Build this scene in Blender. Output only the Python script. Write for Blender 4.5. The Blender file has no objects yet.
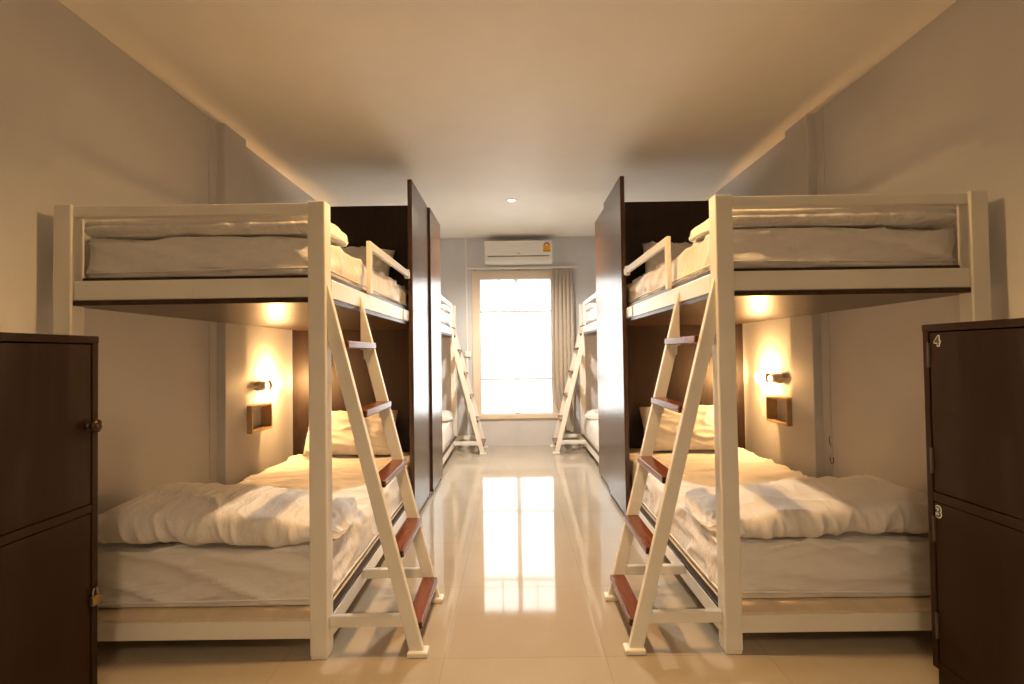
import bpy, bmesh, math, random
from mathutils import Vector, Matrix, noise
random.seed(4)
SC = bpy.context.scene
COL = SC.collection

# ------------------------------------------------------------------ layout (metres; X across, Y into the room, Z up)
H_EYE = 1.13
XW = 1.83          # side walls
XPIL = 1.777       # pillar face
YW = 6.538         # window wall
YB = -1.6          # wall behind the camera
HC = 2.567         # ceiling
XR = 0.739         # aisle face of the bed frames
POST = 0.067
XO = 1.770         # outer face of the rear posts
ZP = 1.996         # foot end of the front beds
YMID = 4.2575      # where front and window beds stand back to back
BED_L = 2.245

# ------------------------------------------------------------------ materials
def srgb(r, g, b):
    f = lambda c: (c / 255 / 12.92) if c <= 10 else ((c / 255 + .055) / 1.055) ** 2.4
    return (f(r), f(g), f(b), 1)

def new_mat(name):
    m = bpy.data.materials.new(name); m.use_nodes = True
    nt = m.node_tree
    b = nt.nodes['Principled BSDF']
    return m, nt, b

def coords(nt, scale=(1, 1, 1), rot=(0, 0, 0), loc=(0, 0, 0)):
    tc = nt.nodes.new('ShaderNodeTexCoord'); mp = nt.nodes.new('ShaderNodeMapping')
    mp.inputs['Scale'].default_value = scale; mp.inputs['Rotation'].default_value = rot
    mp.inputs['Location'].default_value = loc
    nt.links.new(tc.outputs['Object'], mp.inputs['Vector'])
    return mp.outputs['Vector']

def noise_tex(nt, vec, scale, detail=4, rough=.55, dist=0):
    n = nt.nodes.new('ShaderNodeTexNoise')
    n.inputs['Scale'].default_value = scale; n.inputs['Detail'].default_value = detail
    n.inputs['Roughness'].default_value = rough; n.inputs['Distortion'].default_value = dist
    nt.links.new(vec, n.inputs['Vector']); return n.outputs['Fac']

def ramp(nt, fac, stops):
    r = nt.nodes.new('ShaderNodeValToRGB'); e = r.color_ramp.elements
    e[0].position, e[0].color = stops[0]; e[1].position, e[1].color = stops[-1]
    for p, c in stops[1:-1]:
        k = e.new(p); k.color = c
    nt.links.new(fac, r.inputs['Fac']); return r.outputs['Color']

def bump(nt, b, fac, strength, dist=.01):
    n = nt.nodes.new('ShaderNodeBump'); n.inputs['Strength'].default_value = strength
    n.inputs['Distance'].default_value = dist
    nt.links.new(fac, n.inputs['Height']); nt.links.new(n.outputs['Normal'], b.inputs['Normal'])

def paint(name, col, rough=.5, var=.06, bscale=60, bstr=.05, spec=.5, metallic=0):
    m, nt, b = new_mat(name)
    v = coords(nt)
    f = noise_tex(nt, v, 3.0, 5)
    lo = tuple(c * (1 - var) for c in col[:3]) + (1,); hi = tuple(min(1, c * (1 + var)) for c in col[:3]) + (1,)
    nt.links.new(ramp(nt, f, [(.3, lo), (.7, hi)]), b.inputs['Base Color'])
    b.inputs['Roughness'].default_value = rough; b.inputs['Specular IOR Level'].default_value = spec
    b.inputs['Metallic'].default_value = metallic
    if bstr: bump(nt, b, noise_tex(nt, v, bscale, 3), bstr, .002)
    return m

def wood(name, dark, light, stretch=(22, 22, 1.4), rough=.35, bstr=.12, spec=.5):
    m, nt, b = new_mat(name)
    v = coords(nt, stretch)
    f = noise_tex(nt, v, 1.6, 8, .62, .8)
    f2 = noise_tex(nt, coords(nt, tuple(3.2 * s for s in stretch)), 2.2, 4, .6)
    mx = nt.nodes.new('ShaderNodeMath'); mx.operation = 'MULTIPLY_ADD'
    mx.inputs[1].default_value = .35
    nt.links.new(f2, mx.inputs[0]); nt.links.new(f, mx.inputs[2])
    mid = tuple((a + c) / 2 for a, c in zip(dark, light))
    nt.links.new(ramp(nt, mx.outputs[0], [(.45, dark), (.65, mid), (.85, light)]), b.inputs['Base Color'])
    b.inputs['Roughness'].default_value = rough; b.inputs['Specular IOR Level'].default_value = spec
    bump(nt, b, mx.outputs[0], bstr, .003)
    return m

def cloth(name, col, scale=5.0, bstr=.35, stretch=(1, 1, 1), rot=(0, 0, 0), var=.03, trans=0):
    m, nt, b = new_mat(name)
    v = coords(nt, stretch, rot)
    f = noise_tex(nt, v, scale, 5, .5, .4)
    lo = tuple(c * (1 - var) for c in col[:3]) + (1,)
    nt.links.new(ramp(nt, f, [(.3, lo), (.7, col)]), b.inputs['Base Color'])
    b.inputs['Roughness'].default_value = .85; b.inputs['Specular IOR Level'].default_value = .25
    b.inputs['Sheen Weight'].default_value = .15
    bump(nt, b, f, bstr, .02)
    return m

M = {}
M['wall'] = paint('wall_paint', (.59, .595, .61, 1), .55, .03, 90, .06, .35)
M['ceiling'] = paint('ceiling_paint', (.86, .83, .77, 1), .6, .02, 70, .04, .3)
M['metal'] = paint('cream_metal_paint', (.80, .785, .725, 1), .32, .04, 25, .04, .5)
M['dark_wood'] = wood('dark_stained_shaded_wood', (.009, .0042, .0024, 1), (.028, .013, .0065, 1), (26, 26, 1.5), .42, .14, .4)  # headboard: panel wood darkened in colour for bunk shade; edge strip: dark wood
M['panel_wood'] = wood('dark_stained_panel_wood', (.024, .011, .0055, 1), (.115, .052, .024, 1), (26, 26, 1.5), .27, .16)
M['locker_wood'] = wood('dark_locker_laminate', (.016, .0068, .0026, 1), (.028, .0125, .005, 1), (16, 16, 1.2), .42, .05, .22)
M['tread_wood'] = wood('red_brown_tread_wood', (.10, .024, .012, 1), (.21, .060, .028, 1), (18, 2.2, 18), .22, .08)
M['board_wood'] = wood('stained_bunk_board', (.020, .0100, .0045, 1), (.070, .036, .015, 1), (20, 1.2, 20), .33, .16, .3)
M['ledge_wood'] = wood('glare_toned_bed_base_board', (.66, .54, .39, 1), (.76, .64, .48, 1), (20, 1.5, 20), .4, .05)  # brown board coloured pale, glare on the ledge put into the colour
M['shelf_wood'] = wood('oak_box_wood', (.42, .28, .15, 1), (.56, .40, .23, 1), (10, 2, 10), .4, .06)
M['sheet'] = cloth('white_cotton_sheet', (.84, .82, .81, 1), 3.0, .60, (1.2, 6, 4), (0, .3, .5))
M['duvet'] = cloth('white_quilted_cotton', (.84, .82, .81, 1), 9.0, .70, (2.2, 1, 1), (.2, .4, .3))
M['pillow'] = cloth('white_pillow_cotton', (.84, .82, .81, 1), 6.0, .6)
M['brass'] = paint('aged_brass', (.45, .32, .12, 1), .35, .05, 40, .03, .5, 1)
M['steel'] = paint('dull_steel', (.45, .43, .40, 1), .35, .05, 60, .02, .5, 1)
M['hinge'] = paint('dull_hinge_metal', (.16, .14, .11, 1), .45, .05, 60, .02, .5, .8)
M['bronze'] = paint('dark_bronze_knob', (.06, .035, .02, 1), .3, .05, 60, .02, .5, .7)
M['plastic'] = paint('white_plastic', (.78, .77, .74, 1), .35, .01, 40, .0, .5)
M['plastic_dark'] = paint('shadow_grey_plastic', (.20, .20, .20, 1), .5, .02, 40, .0, .4)
M['casing'] = paint('cream_window_casing', (.70, .60, .48, 1), .45, .03, 40, .03, .4)
M['black_cap'] = paint('black_end_cap', (.012, .010, .010, 1), .45, .02, 40, .0, .4)
M['cord'] = paint('dark_cord', (.03, .028, .025, 1), .5, .02, 40, .0, .4)
M['yellow'] = paint('yellow_label_print', (.85, .50, .02, 1), .4, .02, 40, 0)
M['red'] = paint('red_label_print', (.60, .10, .05, 1), .4, .02, 40, 0)
M['olive'] = paint('olive_label_print', (.32, .22, .01, 1), .4, .02, 40, 0)
M['white_ink'] = paint('white_sticker', (.80, .82, .80, 1), .4, .01, 40, 0)
M['teal_ink'] = paint('dark_teal_print', (.03, .07, .08, 1), .4, .02, 40, 0)
M['lamp_metal'] = paint('satin_lamp_enamel', (.72, .66, .55, 1), .4, .03, 50, .0, .5, .1)

def tile_floor():
    m, nt, b = new_mat('polished_cream_tile')
    v = coords(nt, (1, 1, 1), (0, 0, 0), (-.295 + 6.0, -1.9975 + 6.0, 0))
    br = nt.nodes.new('ShaderNodeTexBrick'); br.offset = 0; br.squash = 1
    br.inputs['Scale'].default_value = 1; br.inputs['Brick Width'].default_value = .6
    br.inputs['Row Height'].default_value = .6; br.inputs['Mortar Size'].default_value = .0016
    br.inputs['Mortar Smooth'].default_value = .3; br.inputs['Bias'].default_value = 0
    br.inputs['Color1'].default_value = (.435, .38, .31, 1); br.inputs['Color2'].default_value = (.45, .395, .322, 1)
    br.inputs['Mortar'].default_value = (.345, .295, .235, 1)
    nt.links.new(v, br.inputs['Vector'])
    f = noise_tex(nt, coords(nt), 2.5, 6, .6, .5)
    mx = nt.nodes.new('ShaderNodeMix'); mx.data_type = 'RGBA'; mx.blend_type = 'MULTIPLY'
    mx.inputs['Factor'].default_value = 1
    nt.links.new(br.outputs['Color'], mx.inputs[6])
    nt.links.new(ramp(nt, f, [(.3, (.93, .92, .90, 1)), (.7, (1, 1, 1, 1))]), mx.inputs[7])
    nt.links.new(mx.outputs[2], b.inputs['Base Color'])
    b.inputs['Roughness'].default_value = .055; b.inputs['Specular IOR Level'].default_value = .55
    n2 = noise_tex(nt, coords(nt), 1.1, 2, .5)
    bump(nt, b, n2, .012, .05)
    return m
M['floor'] = tile_floor()

def emit(name, col, strength):
    m = bpy.data.materials.new(name); m.use_nodes = True; nt = m.node_tree
    nt.nodes.remove(nt.nodes['Principled BSDF'])
    e = nt.nodes.new('ShaderNodeEmission'); e.inputs['Color'].default_value = col; e.inputs['Strength'].default_value = strength
    nt.links.new(e.outputs[0], nt.nodes['Material Output'].inputs['Surface']); return m

BULB = 450
DOWN = 132
WORLD = 5.2
M['bulb'] = emit('warm_bulb_glow', (1, .53, .19, 1), BULB)
M['downlight'] = emit('downlight_glow', (1, .80, .55, 1), 30)

def glass():
    m = bpy.data.materials.new('window_glass'); m.use_nodes = True; nt = m.node_tree
    nt.nodes.remove(nt.nodes['Principled BSDF'])
    t = nt.nodes.new('ShaderNodeBsdfTransparent'); g = nt.nodes.new('ShaderNodeBsdfGlossy'); g.inputs['Roughness'].default_value = .02
    fr = nt.nodes.new('ShaderNodeFresnel'); fr.inputs['IOR'].default_value = 1.45
    mx = nt.nodes.new('ShaderNodeMixShader')
    t.inputs['Color'].default_value = (.96, .98, .97, 1)
    nt.links.new(fr.outputs[0], mx.inputs[0]); nt.links.new(t.outputs[0], mx.inputs[1]); nt.links.new(g.outputs[0], mx.inputs[2])
    nt.links.new(mx.outputs[0], nt.nodes['Material Output'].inputs['Surface']); return m
M['glass'] = glass()

def translucent(name, col, amount):
    m = bpy.data.materials.new(name); m.use_nodes = True; nt = m.node_tree
    b = nt.nodes['Principled BSDF']; b.inputs['Base Color'].default_value = col; b.inputs['Roughness'].default_value = .6
    f = noise_tex(nt, coords(nt), 12, 4)
    lo = tuple(c * .93 for c in col[:3]) + (1,)
    c = ramp(nt, f, [(.3, lo), (.7, col)])
    nt.links.new(c, b.inputs['Base Color'])
    t = nt.nodes.new('ShaderNodeBsdfTranslucent'); nt.links.new(c, t.inputs['Color'])
    mx = nt.nodes.new('ShaderNodeMixShader'); mx.inputs[0].default_value = amount
    nt.links.new(b.outputs[0], mx.inputs[1]); nt.links.new(t.outputs[0], mx.inputs[2])
    nt.links.new(mx.outputs[0], nt.nodes['Material Output'].inputs['Surface']); return m
M['mullion'] = translucent('white_backlit_window_bar', (.90, .90, .88, 1), .60)
M['transom'] = translucent('white_window_transom', (.70, .70, .69, 1), .03)
M['curtain'] = translucent('beige_curtain_cloth', (.56, .49, .41, 1), .22)

# ------------------------------------------------------------------ mesh helpers
class MB:
    """Collects shapes in world coordinates; build() links them as one mesh."""
    def __init__(self): self.bm = bmesh.new()
    def merge(self, tmp, mat_index=0):
        me = bpy.data.meshes.new('tmp'); 
        for f in tmp.faces: f.material_index = mat_index
        tmp.to_mesh(me); tmp.free(); self.bm.from_mesh(me); bpy.data.meshes.remove(me); return self
    def box(self, x0, x1, y0, y1, z0, z1, bev=.004, seg=2, mi=0, mtx=None):
        x0, x1 = sorted((x0, x1)); y0, y1 = sorted((y0, y1)); z0, z1 = sorted((z0, z1))
        t = bmesh.new(); bmesh.ops.create_cube(t, size=1)
        for v in t.verts:
            v.co = Vector(((x0 + x1) / 2 + v.co.x * (x1 - x0), (y0 + y1) / 2 + v.co.y * (y1 - y0), (z0 + z1) / 2 + v.co.z * (z1 - z0)))
        bev = min(bev, .45 * min(x1 - x0, y1 - y0, z1 - z0))
        if bev > 0: bmesh.ops.bevel(t, geom=t.edges[:], offset=bev, segments=seg, profile=.5, affect='EDGES')
        if mtx: bmesh.ops.transform(t, matrix=mtx, verts=t.verts)
        return self.merge(t, mi)
    def prism(self, pts, vec, bev=0, mi=0):
        """polygon (list of 3-D points) extruded along vec"""
        t = bmesh.new(); vs = [t.verts.new(p) for p in pts]; f = t.faces.new(vs)
        r = bmesh.ops.extrude_face_region(t, geom=[f])
        bmesh.ops.translate(t, vec=vec, verts=[g for g in r['geom'] if isinstance(g, bmesh.types.BMVert)])
        bmesh.ops.recalc_face_normals(t, faces=t.faces)
        if bev: bmesh.ops.bevel(t, geom=t.edges[:], offset=bev, segments=2, profile=.5, affect='EDGES')
        return self.merge(t, mi)
    def lathe(self, origin, axis, prof, n=24, mi=0):
        """prof: list of (distance along axis, radius)"""
        a = Vector(axis).normalized(); u = a.orthogonal().normalized(); w = a.cross(u); o = Vector(origin)
        t = bmesh.new(); rings = []
        for d, r in prof:
            if r < 1e-6: rings.append([t.verts.new(o + a * d)])
            else: rings.append([t.verts.new(o + a * d + (u * math.cos(2 * math.pi * i / n) + w * math.sin(2 * math.pi * i / n)) * r) for i in range(n)])
        for A, B in zip(rings, rings[1:]):
            for i in range(n):
                j = (i + 1) % n
                if len(A) == 1 and len(B) == 1: continue
                if len(A) == 1: t.faces.new((A[0], B[j], B[i]))
                elif len(B) == 1: t.faces.new((A[i], A[j], B[0]))
                else: t.faces.new((A[i], A[j], B[j], B[i]))
        for R in (rings[0], rings[-1]):
            if len(R) > 1:
                try: t.faces.new(R)
                except ValueError: pass
        bmesh.ops.recalc_face_normals(t, faces=t.faces)
        return self.merge(t, mi)
    def tube(self, pts, r, n=10, mi=0):
        t = bmesh.new(); rings = []; pts = [Vector(p) for p in pts]
        for k, p in enumerate(pts):
            d = (pts[min(k + 1, len(pts) - 1)] - pts[max(k - 1, 0)]).normalized()
            u = d.cross(Vector((.31, .57, .76))).normalized(); w = d.cross(u)
            rings.append([t.verts.new(p + (u * math.cos(2 * math.pi * i / n) + w * math.sin(2 * math.pi * i / n)) * r) for i in range(n)])
        for A, B in zip(rings, rings[1:]):
            for i in range(n): t.faces.new((A[i], A[(i + 1) % n], B[(i + 1) % n], B[i]))
        t.faces.new(rings[0]); t.faces.new(rings[-1])
        bmesh.ops.recalc_face_normals(t, faces=t.faces)
        return self.merge(t, mi)
    def build(self, name, mats, parent=None, smooth=False, base=None):
        bm = self.bm
        if len(bm.faces): bmesh.ops.recalc_face_normals(bm, faces=bm.faces)
        off = Vector((0, 0, 0))
        root = parent
        while root is not None and root.parent is not None: root = root.parent
        if root is not None: off = root.location.copy()
        elif base is not None: off = Vector(base)
        bmesh.ops.translate(bm, vec=-off, verts=bm.verts)
        me = bpy.data.meshes.new(name)
        if smooth:
            for f in bm.faces: f.smooth = True
        bm.to_mesh(me); bm.free()
        for m in (mats if isinstance(mats, (list, tuple)) else [mats]): me.materials.append(m)
        o = bpy.data.objects.new(name, me); COL.objects.link(o)
        if parent is not None: o.parent = parent
        elif base is not None: o.location = off
        return o

def tag(o, label=None, cat=None, group=None, kind=None):
    if label: o['label'] = label
    if cat: o['category'] = cat
    if group: o['group'] = group
    if kind: o['kind'] = kind
    return o

def thing(name, loc, label, cat, group=None):
    o = bpy.data.objects.new(name, None); o.location = loc; o.empty_display_size = .1
    COL.objects.link(o); return tag(o, label, cat, group)

def structure(o, label=None):
    return tag(o, label, None, None, 'structure')

def box_part(name, mat, parent, *b, bev=.004):
    return MB().box(*b, bev=bev).build(name, mat, parent)

# ------------------------------------------------------------------ room shell
T = .12
structure(MB().box(-XW - T, XW + T, YB - T, YW + T, -T, 0, 0).build('floor', M['floor']), 'polished cream tile floor')
structure(MB().box(-XW - T, XW + T, YB - T, YW + T, HC, HC + T, 0).build('ceiling', M['ceiling']), 'plain white ceiling')
PY0, PY1 = 3.21, 3.47
for s, nm in ((-1, 'wall_left'), (1, 'wall_right')):
    w = MB().box(s * XW, s * (XW + T), YB - T, YW + T, 0, HC, 0)
    w.box(s * XPIL, s * (XW + .01), PY0, PY1, 0, HC, .004)
    structure(w.build(nm, M['wall']), 'grey painted side wall with a shallow pillar')
structure(MB().box(-XW, XW, YB - T, YB, 0, HC, 0).build('wall_front', M['wall']))
GX0, GX1, GZ0, GZ1 = -.4326, .4378, .392, 2.0525
w = MB()
w.box(-XW, GX0, YW, YW + T, 0, HC, 0); w.box(GX1, XW, YW, YW + T, 0, HC, 0)
w.box(GX0, GX1, YW, YW + T, 0, GZ0, 0); w.box(GX0, GX1, YW, YW + T, GZ1, HC, 0)
structure(w.build('wall_back', M['wall']), 'grey wall around the tall window')

# window: casing, sashes, bars, panes
win = MB()
cw = .105
win.box(GX0 - cw, GX0, YW - .018, YW + .03, GZ0 - .06, GZ1 + cw, .006)
win.box(GX1, GX1 + cw, YW - .018, YW + .03, GZ0 - .06, GZ1 + cw, .006)
win.box(GX0, GX1, YW - .018, YW + .03, GZ1, GZ1 + cw, .006)
win.box(GX0 - cw - .01, GX1 + cw + .01, YW - .026, YW + .05, GZ0 - .06, GZ0, .006)
wf = structure(win.build('window_1', M['casing'], base=(0, YW, 0)), 'tall bright window in a cream casing')
b = MB(); xm = .012
b.box(xm - .028, xm + .028, YW + .055, YW + .085, GZ0, GZ1, .003)
b.build('mullion', M['mullion'], wf)
for z in (.815, 1.655):
    MB().box(GX0, GX1, YW + .058, YW + .078, z - .013, z + .013, .002).build('transom', M['transom'], wf)
MB().box(GX0, GX1, YW + .060, YW + .076, 1.745, 1.757, .002).build('transom', M['transom'], wf)
for x in (-.205, .225):
    MB().box(x - .005, x + .005, YW + .060, YW + .074, 1.655, GZ1, .001).build('glazing_bar', M['mullion'], wf)
for x0, x1 in ((GX0, xm), (xm, GX1)):
    MB().box(x0, x1, YW + .064, YW + .068, GZ0, GZ1, 0).build('pane', M['glass'], wf)

# conduits beside the pillars and on the window wall
for i, s in enumerate((-1, 1)):
    structure(MB().box(s * (XW - .007), s * XW, 3.125, 3.140, 0, HC, .002).build('trim_%d' % (i + 1), M['wall']), 'slim painted cable trunking beside the pillar')
t = thing('cable_trunking', (-.60, YW, 0), 'thin upright cable trunking on the grey wall left of the window casing', 'trunking')
MB().box(-.612, -.592, YW - .015, YW - .001, 0, HC - .002, .002).build('channel', M['plastic'], t)
MB().box(-.625, -.555, YW - .035, YW - .001, 1.10, 1.17, .005).build('switch_box', M['plastic'], t)

# ------------------------------------------------------------------ bunk beds
def bed(s, d, y0, L, label, hb_near_wall=True):
    """s: -1 left wall, 1 right wall; d: +1 foot end towards the camera, -1 foot end towards the window"""
    y = lambda v: y0 + d * v
    dx = (.016 if s < 0 else .026) if d < 0 else 0
    x = lambda u: s * u + dx
    root = thing('bunk_bed', (x((XR + XO) / 2), y(L / 2), 0), label, 'bunk bed', 'bunk beds along the side walls')
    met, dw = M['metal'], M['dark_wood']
    HP, HUB, HUT, HLB, HLT = 1.7217, 1.356, 1.431, .0724, .1386
    xin = XO - POST
    # posts at the foot end
    for a, c in ((XR, XR + POST), (xin, XO)):
        p = box_part('post', met, root, x(a), x(c), y(0), y(POST), .012, HP, bev=.005)
        MB().box(x(a + .003), x(c - .003), y(.003), y(POST - .003), 0, .014, .003).build('foot_cap', met, p)
    # end rails
    for z0, z1 in ((HUB, HUT), (HLB, HLT), (HP - .046, HP - .004)):
        box_part('end_rail', met, root, x(XR + POST), x(xin), y(.012), y(.052), z0, z1)
    # side rails, aisle and wall side
    for z0, z1 in ((HUB, HUT), (HLB, HLT)):
        box_part('side_rail', met, root, x(XR), x(XR + .04), y(POST), y(L - .03), z0, z1)
        box_part('side_rail', met, root, x(1.690), x(1.730), y(POST), y(L - .03), z0, z1)
        for v in (.72, 1.35):
            box_part('cross_bar', met, root, x(XR + .04), x(1.690), y(v), y(v + .03), z0 + .01, z1 - .008)
    # rail end plate against the panel
    box_part('rail_end_plate', met, root, x(XR - .006), x(XR), y(1.41), y(1.585), HUB + .006, HUT - .004, bev=.002)
    # boards
    box_part('bunk_board', M['board_wood'], root, x(XR + .004), x(1.735), y(.010), y(L - .03), HUB - .020, HUB - .0005, bev=.002)
    box_part('mattress_board', M['board_wood'], root, x(XR + .006), x(1.735), y(.056), y(L - .03), HUT + .0005, HUT + .017, bev=.002)
    MB().box(x(XR + .029), x(1.735), y(POST + .001), y(L - .03), HLT + .0005, HLT + .011, .002).box(x(XR + POST + .001), x(xin - .001), y(.016), y(POST + .004), HLT + .0005, HLT + .011, .002).build('bed_base_board', M['ledge_wood'], root)
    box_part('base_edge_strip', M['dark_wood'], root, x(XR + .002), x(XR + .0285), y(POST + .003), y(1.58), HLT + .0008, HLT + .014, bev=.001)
    # dark wood headboard and the side panel screening the aisle
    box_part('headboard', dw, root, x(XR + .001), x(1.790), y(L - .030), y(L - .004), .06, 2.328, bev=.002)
    sp = box_part('side_panel', M['panel_wood'], root, x(XR - .0305), x(XR - .0005), y(1.588), y(L - .004), .030, 2.328, bev=.003)
    for v in (1.62, L - .05):
        MB().box(x(XR - .024), x(XR - .008), y(v), y(v + .03), 0, .030, .002).build('panel_foot', M['steel'], sp)
    MB().box(x(XR - .036), x(XR - .031), y(L - .045), y(L - .02), .012, .05, .001).build('latch', M['steel'], sp)
    # guard rail
    gx0, gx1 = XR - .017, XR + .005
    g = MB().box(x(gx0), x(gx1), y(.578), y(.618), HUT + .002, 1.692, .004)
    g.box(x(gx0), x(gx1), y(.618), y(1.585), 1.652, 1.692, .004)
    gr = g.build('guard_rail', met, root)
    MB().box(x(gx0 - .004), x(gx1 + .004), y(1.50), y(1.535), 1.640, 1.700, .003).build('clamp', M['plastic'], gr)
    # ladder: two leaning stringers, five treads, feet and braces
    def sx(z):  # inner edge (bed side) of a stringer at height z
        return .436 + .2525 * z
    v0, v1 = .018, .452
    lad = MB(); th = .028; wd = .053
    for v in (v0, v1):
        xt = XR - .0005
        pts = [Vector((x(sx(0)), y(v), .004)), Vector((x(sx(0) - wd), y(v), .004)), Vector((x(xt), y(v), (xt + wd - .436) / .2525)), Vector((x(xt), y(v), (xt - .436) / .2525))]
        lad.prism(pts, Vector((0, d * th, 0)), .003)
    ladder = lad.build('ladder', met, root)
    for k, z in enumerate((.100, .370, .637, .906, 1.176)):
        xo = sx(z) - wd - .014
        MB().box(x(xo), x(xo + .068), y(v0 + th + .001), y(v1 + .004), z - .014, z + .014, .005, 3).build('tread', M['tread_wood'], ladder)
        MB().box(x(xo + .004), x(xo + .064), y(v0 + th - .002), y(v0 + th + .0006), z - .012, z + .012, .001).build('tread_end', M['black_cap'], ladder)
        br = MB()
        for v, sg in ((v1, -1),):
            a = Vector((x(sx(z) - .050), y(v - .001), z - .0145)); 
            br.prism([a, Vector((x(sx(z) - .008), y(v - .001), z - .0145)), Vector((x(sx(z) - .012), y(v - .001), z - .062)), Vector((x(sx(z) - .035), y(v - .001), z - .062))], Vector((0, -d * .004, 0)))
            br.box(x(sx(z) - .050), x(sx(z) - .008), y(v - .045), y(v), z - .018, z - .0142, .001)
        br.build('tread_bracket', met, ladder)
    for v in (v0, v1):
        MB().box(x(sx(0) + .010), x(sx(0) - wd - .014), y(v - .016), y(v + th + .014), 0, .020, .006, 3).build('foot_plate', met, ladder)
        xb = sx(.128)
        MB().box(x(xb - .004), x(XR), y(v + .002), y(v + .030), .108, .150, .004).build('brace', met, ladder)
    # gusset under the brace at the post
    MB().prism([Vector((x(XR), y(.02), .108)), Vector((x(XR - .035), y(.02), .108)), Vector((x(XR), y(.02), .066))], Vector((0, d * .03, 0)), .001).build('gusset', met, root)
    # screws that hold the headboard
    return root

# ------------------------------------------------------------------ bedding
def n3(x, y, z): return noise.noise(Vector((x, y, z)))
def ridge(x, y, z): return 1 - abs(noise.noise(Vector((x, y, z))))

def soft_block(x0, x1, y0, y1, z0, z1, r, step, disp):
    """rounded block with shared vertices; disp(p, n) gives the displacement along the normal"""
    x0, x1 = sorted((x0, x1)); y0, y1 = sorted((y0, y1))
    bm = bmesh.new(); vd = {}
    N = [max(4, int((b - a) / step)) for a, b in ((x0, x1), (y0, y1), (z0, z1))]
    lo = Vector((x0, y0, z0)); hi = Vector((x1, y1, z1))
    ilo = lo + Vector((r, r, r)); ihi = hi - Vector((r, r, r))
    def remap(t, a, b):       # more samples near the edges
        t = t * 2 - 1; t = math.copysign(abs(t) ** .8, t); return a + (b - a) * (t + 1) / 2
    def V(i, j, k):
        key = (i, j, k)
        if key not in vd:
            p = Vector((remap(i / N[0], x0, x1), remap(j / N[1], y0, y1), remap(k / N[2], z0, z1)))
            c = Vector([min(max(p[q], ilo[q]), ihi[q]) for q in range(3)])
            n = p - c
            if n.length < 1e-9: n = Vector((0, 0, 1))
            n.normalize(); q = c + n * r
            vd[key] = bm.verts.new(q + n * disp(q, n))
        return vd[key]
    nx, ny, nz = N
    for i in range(nx):
        for j in range(ny):
            for k in (0, nz): bm.faces.new((V(i, j, k), V(i + 1, j, k), V(i + 1, j + 1, k), V(i, j + 1, k)))
    for i in range(nx):
        for k in range(nz):
            for j in (0, ny): bm.faces.new((V(i, j, k), V(i + 1, j, k), V(i + 1, j, k + 1), V(i, j, k + 1)))
    for j in range(ny):
        for k in range(nz):
            for i in (0, nx): bm.faces.new((V(i, j, k), V(i, j + 1, k), V(i, j + 1, k + 1), V(i, j, k + 1)))
    m = MB(); m.bm.free(); m.bm = bm; return m

def mattress(s, d, y0, z0, z1, seed, label, step=.022, yf=.11, L=BED_L, dx=0):
    xa, xb = s * .768 + dx, s * 1.738 + dx
    ya, yb = y0 + d * yf, y0 + d * (L - .045)
    def disp(p, n):
        u = p.x * 1.0; v = p.y
        if n.z > .7:      # sheet drawn across the top
            q = ridge(u * 1.3 + v * 2.0 + seed, v * 5.5 - u * 2.2, seed) ** 7
            q2 = ridge(u * 2.0 - v * 1.2 + seed, v * 11 + u * 3.0, seed + 4) ** 6
            w = n3(u * 2 + seed, v * 2, .3) * .006
            return min(0, q * .020 + q2 * .010 + w - .022)
        if n.z < -.7: return 0
        if abs(n.y) > .7:  # foot end: slack diagonal drapes
            q = ridge(u * 2.4 + p.z * 3 + seed, p.z * 13 + u * 3.5, seed + 2) ** 6
            q2 = ridge(u * 5 - p.z * 8 + seed, p.z * 20 - u * 6, seed + 8) ** 4
            return q * .026 + q2 * .012 + n3(u * 4, p.z * 5, seed) * .006 - .028
        q = ridge(v * 2.2 - p.z * 5 + seed, p.z * 8 + v * 2.6, seed + 5) ** 5
        return q * .018 + n3(v * 3, p.z * 4, seed) * .006 - .017
    m = soft_block(xa, xb, ya, yb, z0, z1, .032, step, disp)
    t = thing('mattress', ((xa + xb) / 2, (ya + yb) / 2, z0), label, 'mattress', 'mattresses on the bunks')
    m.build('sheet_cover', M['sheet'], t, smooth=True)
    # piping round the lower edge of the fitted sheet
    r = .0035; zz = z0 + .028; e = .012
    X0, X1 = sorted((xa, xb)); Y0, Y1 = sorted((ya, yb))
    pts = []
    c = .045
    for (cx, cy, a0) in ((X1 - c, Y1 - c, 0), (X0 + c, Y1 - c, 90), (X0 + c, Y0 + c, 180), (X1 - c, Y0 + c, 270)):
        for k in range(7):
            a = math.radians(a0 + k * 15); pts.append((cx + (c - .003) * math.cos(a), cy + (c - .003) * math.sin(a), zz + .006 * math.sin(cx * 4 + a)))
    pts.append(pts[0])
    MB().tube(pts, r, 6).build('piping', M['sheet'], t, smooth=True)
    return t

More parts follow.
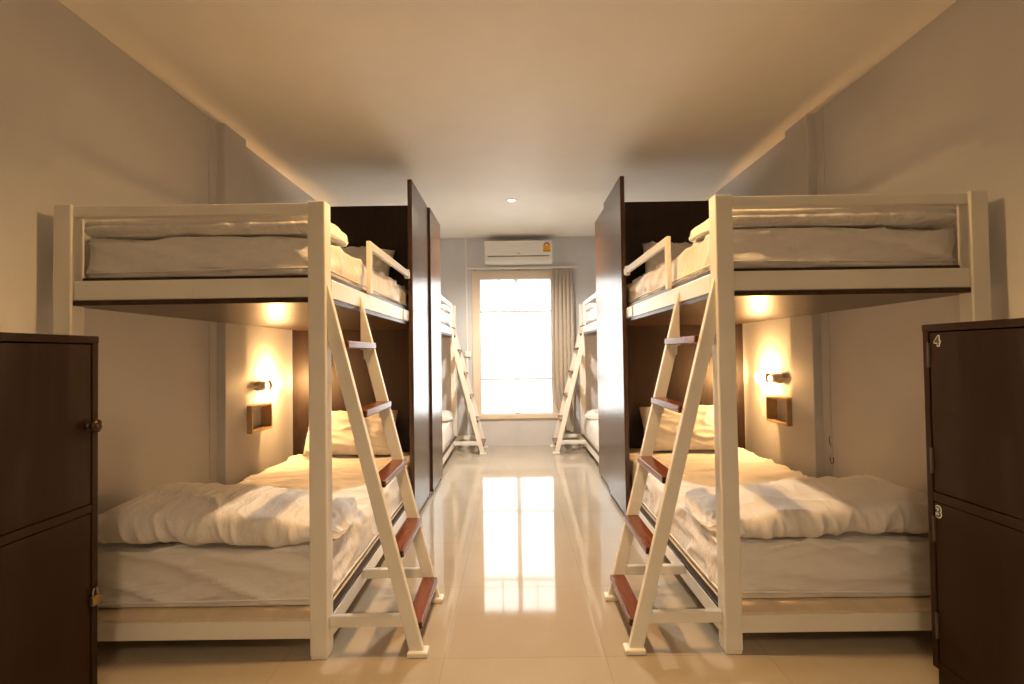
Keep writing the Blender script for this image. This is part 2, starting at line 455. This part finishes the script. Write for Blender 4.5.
def duvet(xa, xb, yc, hy, zb, hfun, seed, label, d, nx=120, nm=84, notch=False, crease=.012, ex=2.6):
    """folded quilt lying across the foot of a bed; xa aisle end, xb wall end, hfun(t) height with t from wall to aisle"""
    bm = bmesh.new(); rings = []
    for i in range(nx + 1):
        t = i / nx
        q = abs(2 * t - 1)
        e = max(0.0, 1 - q ** 14) ** (1 / 3)
        X = xb + (xa - xb) * t
        hh = hfun(t) * (.35 + .65 * e) * .5; wy = hy * (.55 + .45 * e)
        if i in (0, nx): hh *= .55; wy *= .9
        ring = []
        for k in range(nm):
            a = 2 * math.pi * k / nm
            ca, sa = math.cos(a), math.sin(a)
            py = math.copysign(abs(ca) ** (2 / ex), ca); pz = math.copysign(abs(sa) ** (2 / ex), sa)
            Y = yc + wy * py; Z = zb + hh + hh * pz
            nrm = Vector((0, py, pz * 1.2)).normalized()
            D = 0
            if pz > -.8:
                low = max(0, 1 - abs(pz + .15)) if py * d < 0 else .5
                g = ridge(X * 15 + Z * 5 + seed, Z * 3.5 + Y * 2, seed + 1) ** 4
                g2 = ridge(X * 5 + Y * 6 + seed, Y * 4 - X * 3 + Z * 4, seed + 3) ** 3
                D = crease * (1.0 * g * low + .9 * g2) + n3(X * 3.0, Y * 4, Z * 4 + seed) * .020
                if notch:
                    D -= .016 * math.exp(-((pz - .02) / .16) ** 2)
                endz = max(0, (t - .86) / .14)
                D += endz * crease * 1.3 * (ridge(X * 9, Y * 16 + seed, Z * 20) ** 2 - .5) - endz * .013 * abs(math.sin(2.5 * math.pi * (pz + 1) / 2 + .6 * math.sin(Y * 12)))
            ring.append(bm.verts.new((X + n3(Y * 7, Z * 9, seed + i * 0) * .018 * (1 if q > .8 else 0), Y + nrm.y * D, max(zb + .001, Z + nrm.z * D))))
        rings.append(ring)
    for A, B in zip(rings, rings[1:]):
        for k in range(nm): bm.faces.new((A[k], A[(k + 1) % nm], B[(k + 1) % nm], B[k]))
    for R in (rings[0], rings[-1]):
        c = Vector((0, 0, 0))
        for v in R: c += v.co
        c /= nm
        mid = [bm.verts.new(v.co * .5 + c * .5 + Vector((math.copysign(.012, R[0].co.x - bm.verts[:][0].co.x if False else (xa - xb) * (1 if R is rings[-1] else -1)), 0, 0))) for v in R]
        cv = bm.verts.new(c + Vector((math.copysign(.016, (xa - xb) * (1 if R is rings[-1] else -1)), 0, 0)))
        for k in range(nm):
            bm.faces.new((R[k], R[(k + 1) % nm], mid[(k + 1) % nm], mid[k])); bm.faces.new((mid[k], mid[(k + 1) % nm], cv))
    m = MB(); m.bm.free(); m.bm = bm
    o = m.build('folded_duvet', M['duvet'], None, True, base=((xa + xb) / 2, yc, zb))
    return tag(o, label, 'duvet', 'folded white duvets')

def pillow(cx, cy, z0, w, h, thick, lean, d, seed, label, roll=0):
    """standing pillow leaning back on the headboard; z0 its bottom edge"""
    bm = bmesh.new(); n, mN = 44, 30
    top = {}; bot = {}
    for i in range(n + 1):
        for j in range(mN + 1):
            u = i / n * 2 - 1; v = j / mN * 2 - 1
            pin = 1 - .10 * (abs(u) ** 2) * (1 - v * v) ** 1; pinv = 1 - .07 * (1 - abs(u)) ** .5 * 0
            X = u * w / 2 * (1 - .05 * (1 - v * v) * 0 - .045 * (1 - abs(v)) * abs(u) ** 3); Zl = v * h / 2 * (1 - .05 * (1 - abs(u)) * abs(v) ** 3)
            tt = thick / 2 * ((1 - u ** 4) ** .62) * ((1 - v ** 4) ** .62)
            wr = (ridge(u * 2.4 + seed, v * 3.2 + u * 1.3, seed) ** 6) * .026 * min(1, tt / (thick * .2))
            wr += n3(u * 2, v * 2, seed) * .012 * min(1, tt / (thick * .2))
            top[i, j] = bm.verts.new((X, -tt - wr, Zl))
            if i in (0, n) or j in (0, mN): bot[i, j] = top[i, j]
            else: bot[i, j] = bm.verts.new((X, tt, Zl))
    for i in range(n):
        for j in range(mN):
            bm.faces.new((top[i, j], top[i + 1, j], top[i + 1, j + 1], top[i, j + 1]))
            bm.faces.new((bot[i, j], bot[i, j + 1], bot[i + 1, j + 1], bot[i + 1, j]))
    R = Matrix.Rotation(math.radians(roll), 4, 'Y')
    L = Matrix.Rotation(math.radians(-lean), 4, 'X')
    S = Matrix.Diagonal((1, d, 1, 1))
    bmesh.ops.transform(bm, matrix=S @ L @ R, verts=bm.verts)
    zmin = min(v.co.z for v in bm.verts)
    bmesh.ops.translate(bm, vec=Vector((cx, cy, z0 - zmin)), verts=bm.verts)
    m = MB(); m.bm.free(); m.bm = bm
    o = m.build('pillow', M['pillow'], None, True, base=(cx, cy, z0))
    return tag(o, label, 'pillow', 'white pillows at the headboards')

BEDS = [
    (-1, 1, 'bed by padlocked locker', 'cream metal bunk bed beside the padlocked locker, with ladder'),
    (1, 1, 'bed by locker numbered 4', 'cream metal bunk bed beside the locker numbered 4 and 3, with ladder'),
    (-1, -1, 'window bed away from curtain', 'cream metal bunk bed by the window, on the side across from the curtain'),
    (1, -1, 'window bed beside curtain', 'cream metal bunk bed by the window, next to the gathered beige curtain'),
]
for s, d, where, lab in BEDS:
    y0 = ZP if d > 0 else 6.452
    L = BED_L if d > 0 else 6.452 - YMID - .016
    dx = (.016 if s < 0 else .026) if d < 0 else 0
    sd = 3.1 * s + 7.7 * d + 20
    bed(s, d, y0, L, lab)
    st = .0135 if d > 0 else .05
    zu, zl = 1.431 + .017, .1386 + .011
    mattress(s, d, y0, zu + .001, 1.618, sd, 'white sheeted mattress on the upper bunk, ' + where, st, .088, L, dx)
    mattress(s, d, y0, zl + .001, .385, sd + 3, 'white sheeted mattress on the lower bunk, ' + where, st, .090 if s < 0 else .098, L, dx)
    n_, m_ = (190, 150) if d > 0 else (60, 44)
    # lower duvet
    hs = [(.0, .10), (.04, .125), (.12, .158), (.3, .158), (.5, .140), (.75, .125), (.93, .098), (1, .085)] if d > 0 else [(0, .06), (.5, .09), (1, .07)]
    def hl(t, hs=hs):
        for (a, p), (b_, q) in zip(hs, hs[1:]):
            if t <= b_:
                k = (t - a) / (b_ - a); k = k * k * (3 - 2 * k); return (p + (q - p) * k) * (.92 if s > 0 else 1)
        return hs[-1][1]
    duvet(s * .765 + dx, s * 1.742 + dx, y0 + d * ((.322 if s < 0 else .335) if d > 0 else .325), .225, .3855, hl, sd, 'thick white folded duvet on the lower bunk, ' + where, d, n_, m_, ex=3.4, crease=.017)
    if d > 0 and s < 0:
        hu = lambda t: .088 + .012 * t
    else:
        hu = lambda t: .094
    duvet(s * .775 + dx, s * 1.752 + dx, y0 + d * .27, .195, 1.6185, hu, sd + 9, 'flat folded white duvet on the upper bunk, ' + where, d, n_, m_, notch=True, crease=.006, ex=3.0)
    # pillows
    yh = y0 + d * (L - .030)
    pillow(s * 1.275 + dx, yh - d * .165, .3855, .68, .355, .18, 27, d, sd, 'white pillow at the headboard, lower bunk, ' + where)
    if s < 0: pillow(s * 1.26 + dx, yh - d * .19, 1.6185, .62, .38, .15, 30, d, sd + 4, 'white pillow at the headboard, upper bunk, ' + where, -3 * s)
    else: pillow(s * 1.27 + dx, yh - d * .19, 1.6185, .60, .37, .15, 30, d, sd + 4, 'white pillow at the headboard, upper bunk, ' + where, 4)

# ------------------------------------------------------------------ reading lamps and wall boxes at the headboards
def lamp(s, d, label):
    yp = PY1 if d > 0 else 2 * YMID - PY1
    X = s * 1.785; z = .932
    t = thing('reading_lamp', (X, yp, z), label, 'wall lamp', 'reading lamps over the lower bunks')
    ax = (0, d, 0); th = math.radians(42); ax2 = (-s * math.sin(th), d * math.cos(th), 0)
    MB().lathe((s * 1.802, yp + d * .001, z), ax, [(0, .022), (.006, .022), (.008, .020), (.008, 0)]).build('wall_plate', M['lamp_metal'], t, True)
    MB().tube([(s * 1.802, yp + d * .006, z), (s * 1.800, yp + d * .03, z), (s * 1.786, yp + d * .06, z), (X, yp + d * .10, z), (X, yp + d * .17, z)], .008).build('stem', M['lamp_metal'], t, True)
    MB().lathe((X, yp + d * .165, z), ax, [(0, 0), (0, .026), (.006, .033), (.090, .034), (.098, .026), (.145, .026), (.145, 0)]).build('socket', M['lamp_metal'], t, True)
    P = Vector((X, yp + d * .312, z))
    MB().lathe(P, ax2, [(-.006, .014), (-.006, .028), (.004, .036), (.020, .037), (.020, .035), (.006, .034), (.004, .014)]).build('cup_shade', M['lamp_metal'], t, True)
    R = .043; pr = [(.006, .016), (.014, .022)]
    pr += [(.010 + R - R * math.cos(a), R * math.sin(a)) for a in [math.pi * k / 16 for k in range(4, 17)]]; pr[-1] = (pr[-1][0], 0)
    MB().lathe(P, ax2, pr).build('bulb', M['bulb'], t, True)
lamp(-1, 1, 'lit reading lamp by the headboard of bed by padlocked locker')
lamp(1, 1, 'lit reading lamp by the headboard of the bed beside locker 4')

lamp(-1, -1, 'lit reading lamp by the headboard of the window bed away from the curtain')
lamp(1, -1, 'lit reading lamp by the headboard of the window bed beside the curtain')

def wall_box(s, label):
    t = thing('box_shelf', (s * XW, 3.62, .63), label, 'shelf', 'small wooden wall boxes')
    a, c = 3.478, 3.775; z0, z1 = .628, .812; th = .017
    xo = s * 1.750; xi = s * (XW - .001)
    MB().box(xi, xo, a, c, z1 - th, z1, .002).box(xi, xo, a, c, z0, z0 + th, .002).box(xi, xo, a, a + th, z0 + th, z1 - th, .002).box(xi, xo, c - th, c, z0 + th, z1 - th, .002).build('frame', M['shelf_wood'], t)
    MB().box(xi, s * (XW - .006), a + th, c - th, z0 + th, z1 - th, 0).build('back_panel', M['wall'], t)
wall_box(-1, 'small square wooden box shelf under the lit lamp, bed beside the padlocked locker')
wall_box(1, 'small square wooden box shelf under the lit lamp, bed beside locker 4')

# ------------------------------------------------------------------ lockers
def digit(ch, org, size):
    """white outlined dark numeral lying on the plane x = org.x, read from the aisle"""
    out = MB()
    for off, dep, mi in ((.020, .0006, 0), (.004, .0013, 1)):
        cu = bpy.data.curves.new('digit', 'FONT'); cu.body = ch; cu.size = size; cu.extrude = dep; cu.offset = off * size / .1 * .35
        cu.align_x = 'CENTER'; cu.align_y = 'CENTER'; cu.resolution_u = 4
        ob = bpy.data.objects.new('digit', cu); COL.objects.link(ob)
        bpy.context.view_layer.update()
        me = bpy.data.meshes.new_from_object(ob.evaluated_get(bpy.context.evaluated_depsgraph_get()))
        t = bmesh.new(); t.from_mesh(me); bmesh.ops.remove_doubles(t, verts=t.verts, dist=1e-6)
        # text x -> -Y, text y -> Z, text z -> -X
        mt = Matrix(((0, 0, -1, org[0]), (-1, 0, 0, org[1]), (0, 1, 0, org[2]), (0, 0, 0, 1)))
        bmesh.ops.transform(t, matrix=mt, verts=t.verts)
        out.merge(t, mi)
        bpy.data.objects.remove(ob); bpy.data.meshes.remove(me); bpy.data.curves.remove(cu)
    return out

def locker(s, label):
    xf = 1.409 if s < 0 else 1.366
    yf = 1.757 if s < 0 else 1.815
    yn = yf - .66; h = 1.208; xb = XW - .006
    lw = M['locker_wood']
    t = thing('locker', (s * (xf + xb) / 2, (yn + yf) / 2, 0), label, 'locker', 'dark wooden two door lockers')
    st = .024; zp = .060; zm0, zm1 = (.634, .660) if s < 0 else (.618, .648)
    c = MB()
    c.box(s * xf, s * xb, yf - st, yf, zp, h - .024, .002); c.box(s * xf, s * xb, yn, yn + st, zp, h - .024, .002)
    c.box(s * (xf - .002), s * xb, yn, yf, h - .024, h, .002); c.box(s * (xf + .002), s * xb, yn + st, yf - st, zp, zp + .022, .002)
    c.box(s * (xf + .001), s * xb, yn + st, yf - st, zm0, zm1, .002)
    c.box(s * (xb - .01), s * xb, yn + st, yf - st, zp + .02, h - .024, 0)
    c.build('carcass', lw, t)
    MB().box(s * (xf + .012), s * xb, yn + .008, yf - .008, 0, zp, .002).build('plinth', lw, t)
    doors = []
    for z0, z1 in ((zm1 + .003, h - .028), (zp + .025, zm0 - .003)):
        dr = MB().box(s * (xf + .003), s * (xf + .021), yn + st + .003, yf - st - .003, z0, z1, .002).build('door', lw, t)
        doors.append(dr)
    xfd = xf + .003
    if s < 0:
        zk = .916; yk = yf - st - .016
        MB().lathe((-xfd, yk, zk), (1, 0, 0), [(0, .013), (.006, .013), (.008, .009), (.016, .009), (.020, .017), (.027, .023), (.034, .021), (.039, .010), (.040, 0)]).build('knob', M['bronze'], doors[0], True)
        zk = .378; yk = yf - st + .004
        MB().box(-xfd + .0004, -xfd + .003, yk - .024, yk + .014, zk - .004, zk + .016, .001).box(-xfd + .003, -xfd + .016, yk - .006, yk - .003, zk, zk + .016, .001).build('hasp', M['bronze'], doors[1])
        pl = thing('padlock', (-xfd + .012, yk, zk), 'small brass padlock hanging on the lower door of the knobbed locker', 'padlock')
        MB().box(-xfd + .004, -xfd + .018, yk - .018, yk + .014, zk - .042, zk - .012, .003, 3).build('lock_body', M['brass'], pl)
        arc = [(-xfd + .011, yk - .002 + .010 * math.cos(a), zk - .010 + .022 * math.sin(a)) for a in [math.pi * k / 10 for k in range(11)]]
        MB().tube([(arc[0][0], arc[0][1], zk - .014)] + arc + [(arc[-1][0], arc[-1][1], zk - .014)], .0028, 8).build('shackle', M['steel'], pl, True)
    else:
        ys = yf - st
        for dr, zs in ((doors[0], (1.105, .752)), (doors[1], (.525, .205))):
            for z in zs:
                MB().box(xf - .002, xf + .003, ys - .006, ys + .001, z - .040, z + .040, .001).lathe((xf - .003, ys - .002, z - .042), (0, 0, 1), [(0, .0035), (.084, .0035)], 10).build('hinge', M['hinge'], dr)
        digit('4', (xfd - .001, ys - .036, 1.150), .046).build('number_sticker', [M['white_ink'], M['teal_ink']], doors[0])
        digit('3', (xfd - .001, ys - .020, .584), .050).build('number_sticker', [M['white_ink'], M['teal_ink']], doors[1])
locker(-1, 'dark wooden two door locker with a round knob and a brass padlock')
locker(1, 'dark wooden two door locker with stick-on numbers 4 and 3')

# ------------------------------------------------------------------ window wall fittings
ac = thing('air_conditioner', (.045, YW, 2.21), 'white split air conditioner mounted above the window', 'air conditioner')
ax0, ax1, af = -.362, .452, YW - .205
prof = [(YW - .002, 2.225), (YW - .15, 2.212), (af + .012, 2.232), (af, 2.262), (af, 2.468), (af + .012, 2.488), (af + .04, 2.496), (YW - .002, 2.496)]
MB().prism([Vector((ax0, a, z)) for a, z in prof], Vector((ax1 - ax0, 0, 0)), .004).build('body', M['plastic'], ac)
MB().box(ax0 + .004, ax1 - .004, af - .006, af + .002, 2.312, 2.484, .004).build('front_panel', M['plastic'], ac)
MB().box(ax0 + .04, ax1 - .04, af - .002, af + .004, 2.292, 2.305, .001).build('air_slot', M['plastic_dark'], ac)
MB().box(ax0 + .045, ax1 - .045, af - .007, af + .004, 2.240, 2.290, .004).build('louver', M['plastic'], ac)
MB().box(.03, .06, af - .0075, af - .0055, 2.328, 2.336, .001).build('badge', M['plastic_dark'], ac)
lx, lz = .385, 2.345
lab = MB().box(lx - .045, lx + .045, af - .008, af - .0058, lz, lz + .075, .001, 1, 0)
arch = [Vector((lx + .040 * math.cos(a), af - .0058, lz + .075 + .040 * math.sin(a))) for a in [math.pi * k / 14 for k in range(15)]]
inner = [Vector((lx + .018 * math.cos(a), af - .0058, lz + .075 + .018 * math.sin(a))) for a in [math.pi * k / 14 for k in range(14, -1, -1)]]
lab.prism(arch, Vector((0, -.0020, 0)), 0, 1)
lab.prism(inner, Vector((0, -.0026, 0)), 0, 3)
for i in range(5):
    a = math.pi * (i + .5) / 5
    c0 = Vector((lx + .022 * math.cos(a), af - .0078, lz + .075 + .022 * math.sin(a))); c1 = Vector((lx + .038 * math.cos(a), af - .0078, lz + .075 + .038 * math.sin(a)))
    lab.tube([c0, c1], .0012, 6, 3)
lab.box(lx - .043, lx + .043, af - .0088, af - .0076, lz + .002, lz + .016, 0, 1, 2)
for i in range(3): lab.box(lx - .036, lx + .036 - .012 * i, af - .0088, af - .0076, lz + .028 + .014 * i, lz + .032 + .014 * i, 0, 1, 1)
lab.build('energy_label', [M['yellow'], M['red'], M['olive'], M['white_ink']], ac)

rail = thing('curtain_rail', (.07, YW, 2.2), 'pale curtain rail running across the top of the window under the air conditioner', 'curtain rail')
MB().box(-.60, .76, YW - .066, YW - .046, 2.168, 2.192, .004).build('track', M['plastic'], rail)
for x in (-.50, .05, .66):
    MB().box(x - .015, x + .015, YW - .046, YW - .001, 2.160, 2.200, .003).build('bracket', M['steel'], rail)

def curtain():
    bm = bmesh.new(); nu, nv = 150, 60; g = []
    for j in range(nv + 1):
        t = j / nv; z = 2.166 - t * (2.166 - .16)
        row = []
        # drawn to the right of the window, swinging in towards the wall below
        bulge = .5 - .5 * math.cos(min(1, t / .85) * math.pi)
        xl = .445 - .022 * math.sin(t * math.pi * .95) + (max(0, t - .72) / .28) ** 1.3 * .16
        xr = .725 + .03 * math.sin(t * 2.4) - .05 * t
        for i in range(nu + 1):
            u = i / nu
            ph = u * 2 * math.pi * 6.5 + .5 * math.sin(u * 9) + .7 * math.sin(t * 2.2 + u * 4)
            am = .017 * (1 - .2 * t) + .004 * math.sin(u * 17)
            yy = YW - .054 + am * math.sin(ph)
            xx = xl + (xr - xl) * u + .010 * math.cos(ph)
            row.append(bm.verts.new((xx, yy, z + .01 * math.sin(u * 7) * t)))
        g.append(row)
    for A, B in zip(g, g[1:]):
        for i in range(nu): bm.faces.new((A[i], A[i + 1], B[i + 1], B[i]))
    m = MB(); m.bm.free(); m.bm = bm
    o = m.build('curtain', M['curtain'], None, True, base=(.59, YW - .054, 0))
    so = o.modifiers.new('cloth_thickness', 'SOLIDIFY'); so.thickness = .003
    tag(o, 'long beige curtain gathered at the side of the window', 'curtain')
curtain()

# loose dark cord on the right hand wall
pts = [(XW - .006 - .004 * math.sin(k * .7), 3.135 + .006 * math.sin(k * .9), .62 - .16 * k / 12) for k in range(13)] + [(XW - .008, 3.115, .463), (XW - .008, 3.105, .475), (XW - .008, 3.108, .50)]
o = MB().tube(pts, .0022, 8).build('power_cord', M['cord'], None, True, base=(XW, 3.13, .46))
tag(o, 'short dark cord hanging on the bare wall above the duvet near locker 4', 'cord')

# ------------------------------------------------------------------ ceiling downlights
def downlight(x, y, label, power, col=(1, .57, .215), soft=.035):
    t = thing('ceiling_downlight', (x, y, HC), label, 'ceiling light', 'small round ceiling downlights')
    MB().lathe((x, y, HC), (0, 0, -1), [(.0005, .030), (.0005, .052), (.004, .052), (.007, .046), (.007, .034), (.002, .030)], 32).build('trim_ring', M['plastic'], t, True)
    MB().lathe((x, y, HC), (0, 0, -1), [(.0008, 0), (.0008, .031), (.004, .031), (.004, 0)], 32).build('lamp_disc', M['downlight'], t, True)
    l = bpy.data.lights.new('downlight_beam', 'SPOT'); l.energy = power; l.color = col
    l.spot_size = math.radians(152); l.spot_blend = .55; l.shadow_soft_size = soft
    o = bpy.data.objects.new('downlight_beam', l); o.location = (0, 0, -.012); o.parent = t; COL.objects.link(o)
downlight(-.03, 4.93, 'small lit round downlight in the ceiling over the aisle near the window', DOWN * 2.1, (1, .90, .76))
downlight(-.03, -.87, 'added unseen fill light in the ceiling behind the camera, brightening the bed fronts', DOWN * 1.05, (1, .69, .39), .12)  # added fill lamp out of view, lightens the bed fronts
downlight(-.03, 2.03, 'small lit round downlight in the ceiling above the ladders of the front beds', DOWN)

# ------------------------------------------------------------------ daylight
wd = bpy.data.worlds.new('daylight'); SC.world = wd; wd.use_nodes = True
bg = wd.node_tree.nodes['Background']; bg.inputs['Color'].default_value = (1, .985, .96, 1); bg.inputs['Strength'].default_value = WORLD
pt = bpy.data.lights.new('window_portal', 'AREA'); pt.shape = 'RECTANGLE'; pt.size = GX1 - GX0; pt.size_y = GZ1 - GZ0
pt.cycles.is_portal = True
po = bpy.data.objects.new('window_portal', pt); po.location = ((GX0 + GX1) / 2, YW + .10, (GZ0 + GZ1) / 2)
po.rotation_euler = (math.radians(-90), 0, 0); COL.objects.link(po)

# ------------------------------------------------------------------ camera (17-19 mm wide angle, slightly rolled)
F, PIT, ROL, YAW, CX = 530.3, 1.2624, .8368, -.1492, -.0313
a = math.radians(YAW); p = math.radians(PIT); r = math.radians(ROL)
x1 = Vector((math.cos(a), -math.sin(a), 0)); y1 = Vector((math.sin(a), math.cos(a), 0)); zz = Vector((0, 0, 1))
fw = y1 * math.cos(p) + zz * math.sin(p); z2 = zz * math.cos(p) - y1 * math.sin(p)
ri = x1 * math.cos(r) - z2 * math.sin(r); up = x1 * math.sin(r) + z2 * math.cos(r)
cam = bpy.data.cameras.new('camera'); cam.sensor_width = 36; cam.lens = F / 1024 * 36; cam.clip_start = .02
co = bpy.data.objects.new('camera', cam); COL.objects.link(co)
mw = Matrix.Identity(4)
for i in range(3): mw[i][0], mw[i][1], mw[i][2] = ri[i], up[i], -fw[i]
mw[0][3], mw[1][3], mw[2][3] = CX, 0, H_EYE
co.matrix_world = mw
SC.camera = co

SC.view_settings.view_transform = 'Standard'
SC.view_settings.look = 'None'
SC.view_settings.gamma = 1
SC.view_settings.use_curve_mapping = False
SC.view_settings.exposure = .30
SC.cycles.use_denoising = True
SC.cycles.max_bounces = 10
SC.cycles.diffuse_bounces = 6
SC.cycles.glossy_bounces = 5
SC.cycles.transparent_max_bounces = 8
SC.cycles.sample_clamp_indirect = 6
SC.cycles.caustics_reflective = True
SC.cycles.blur_glossy = .3
SC.cycles.caustics_refractive = False
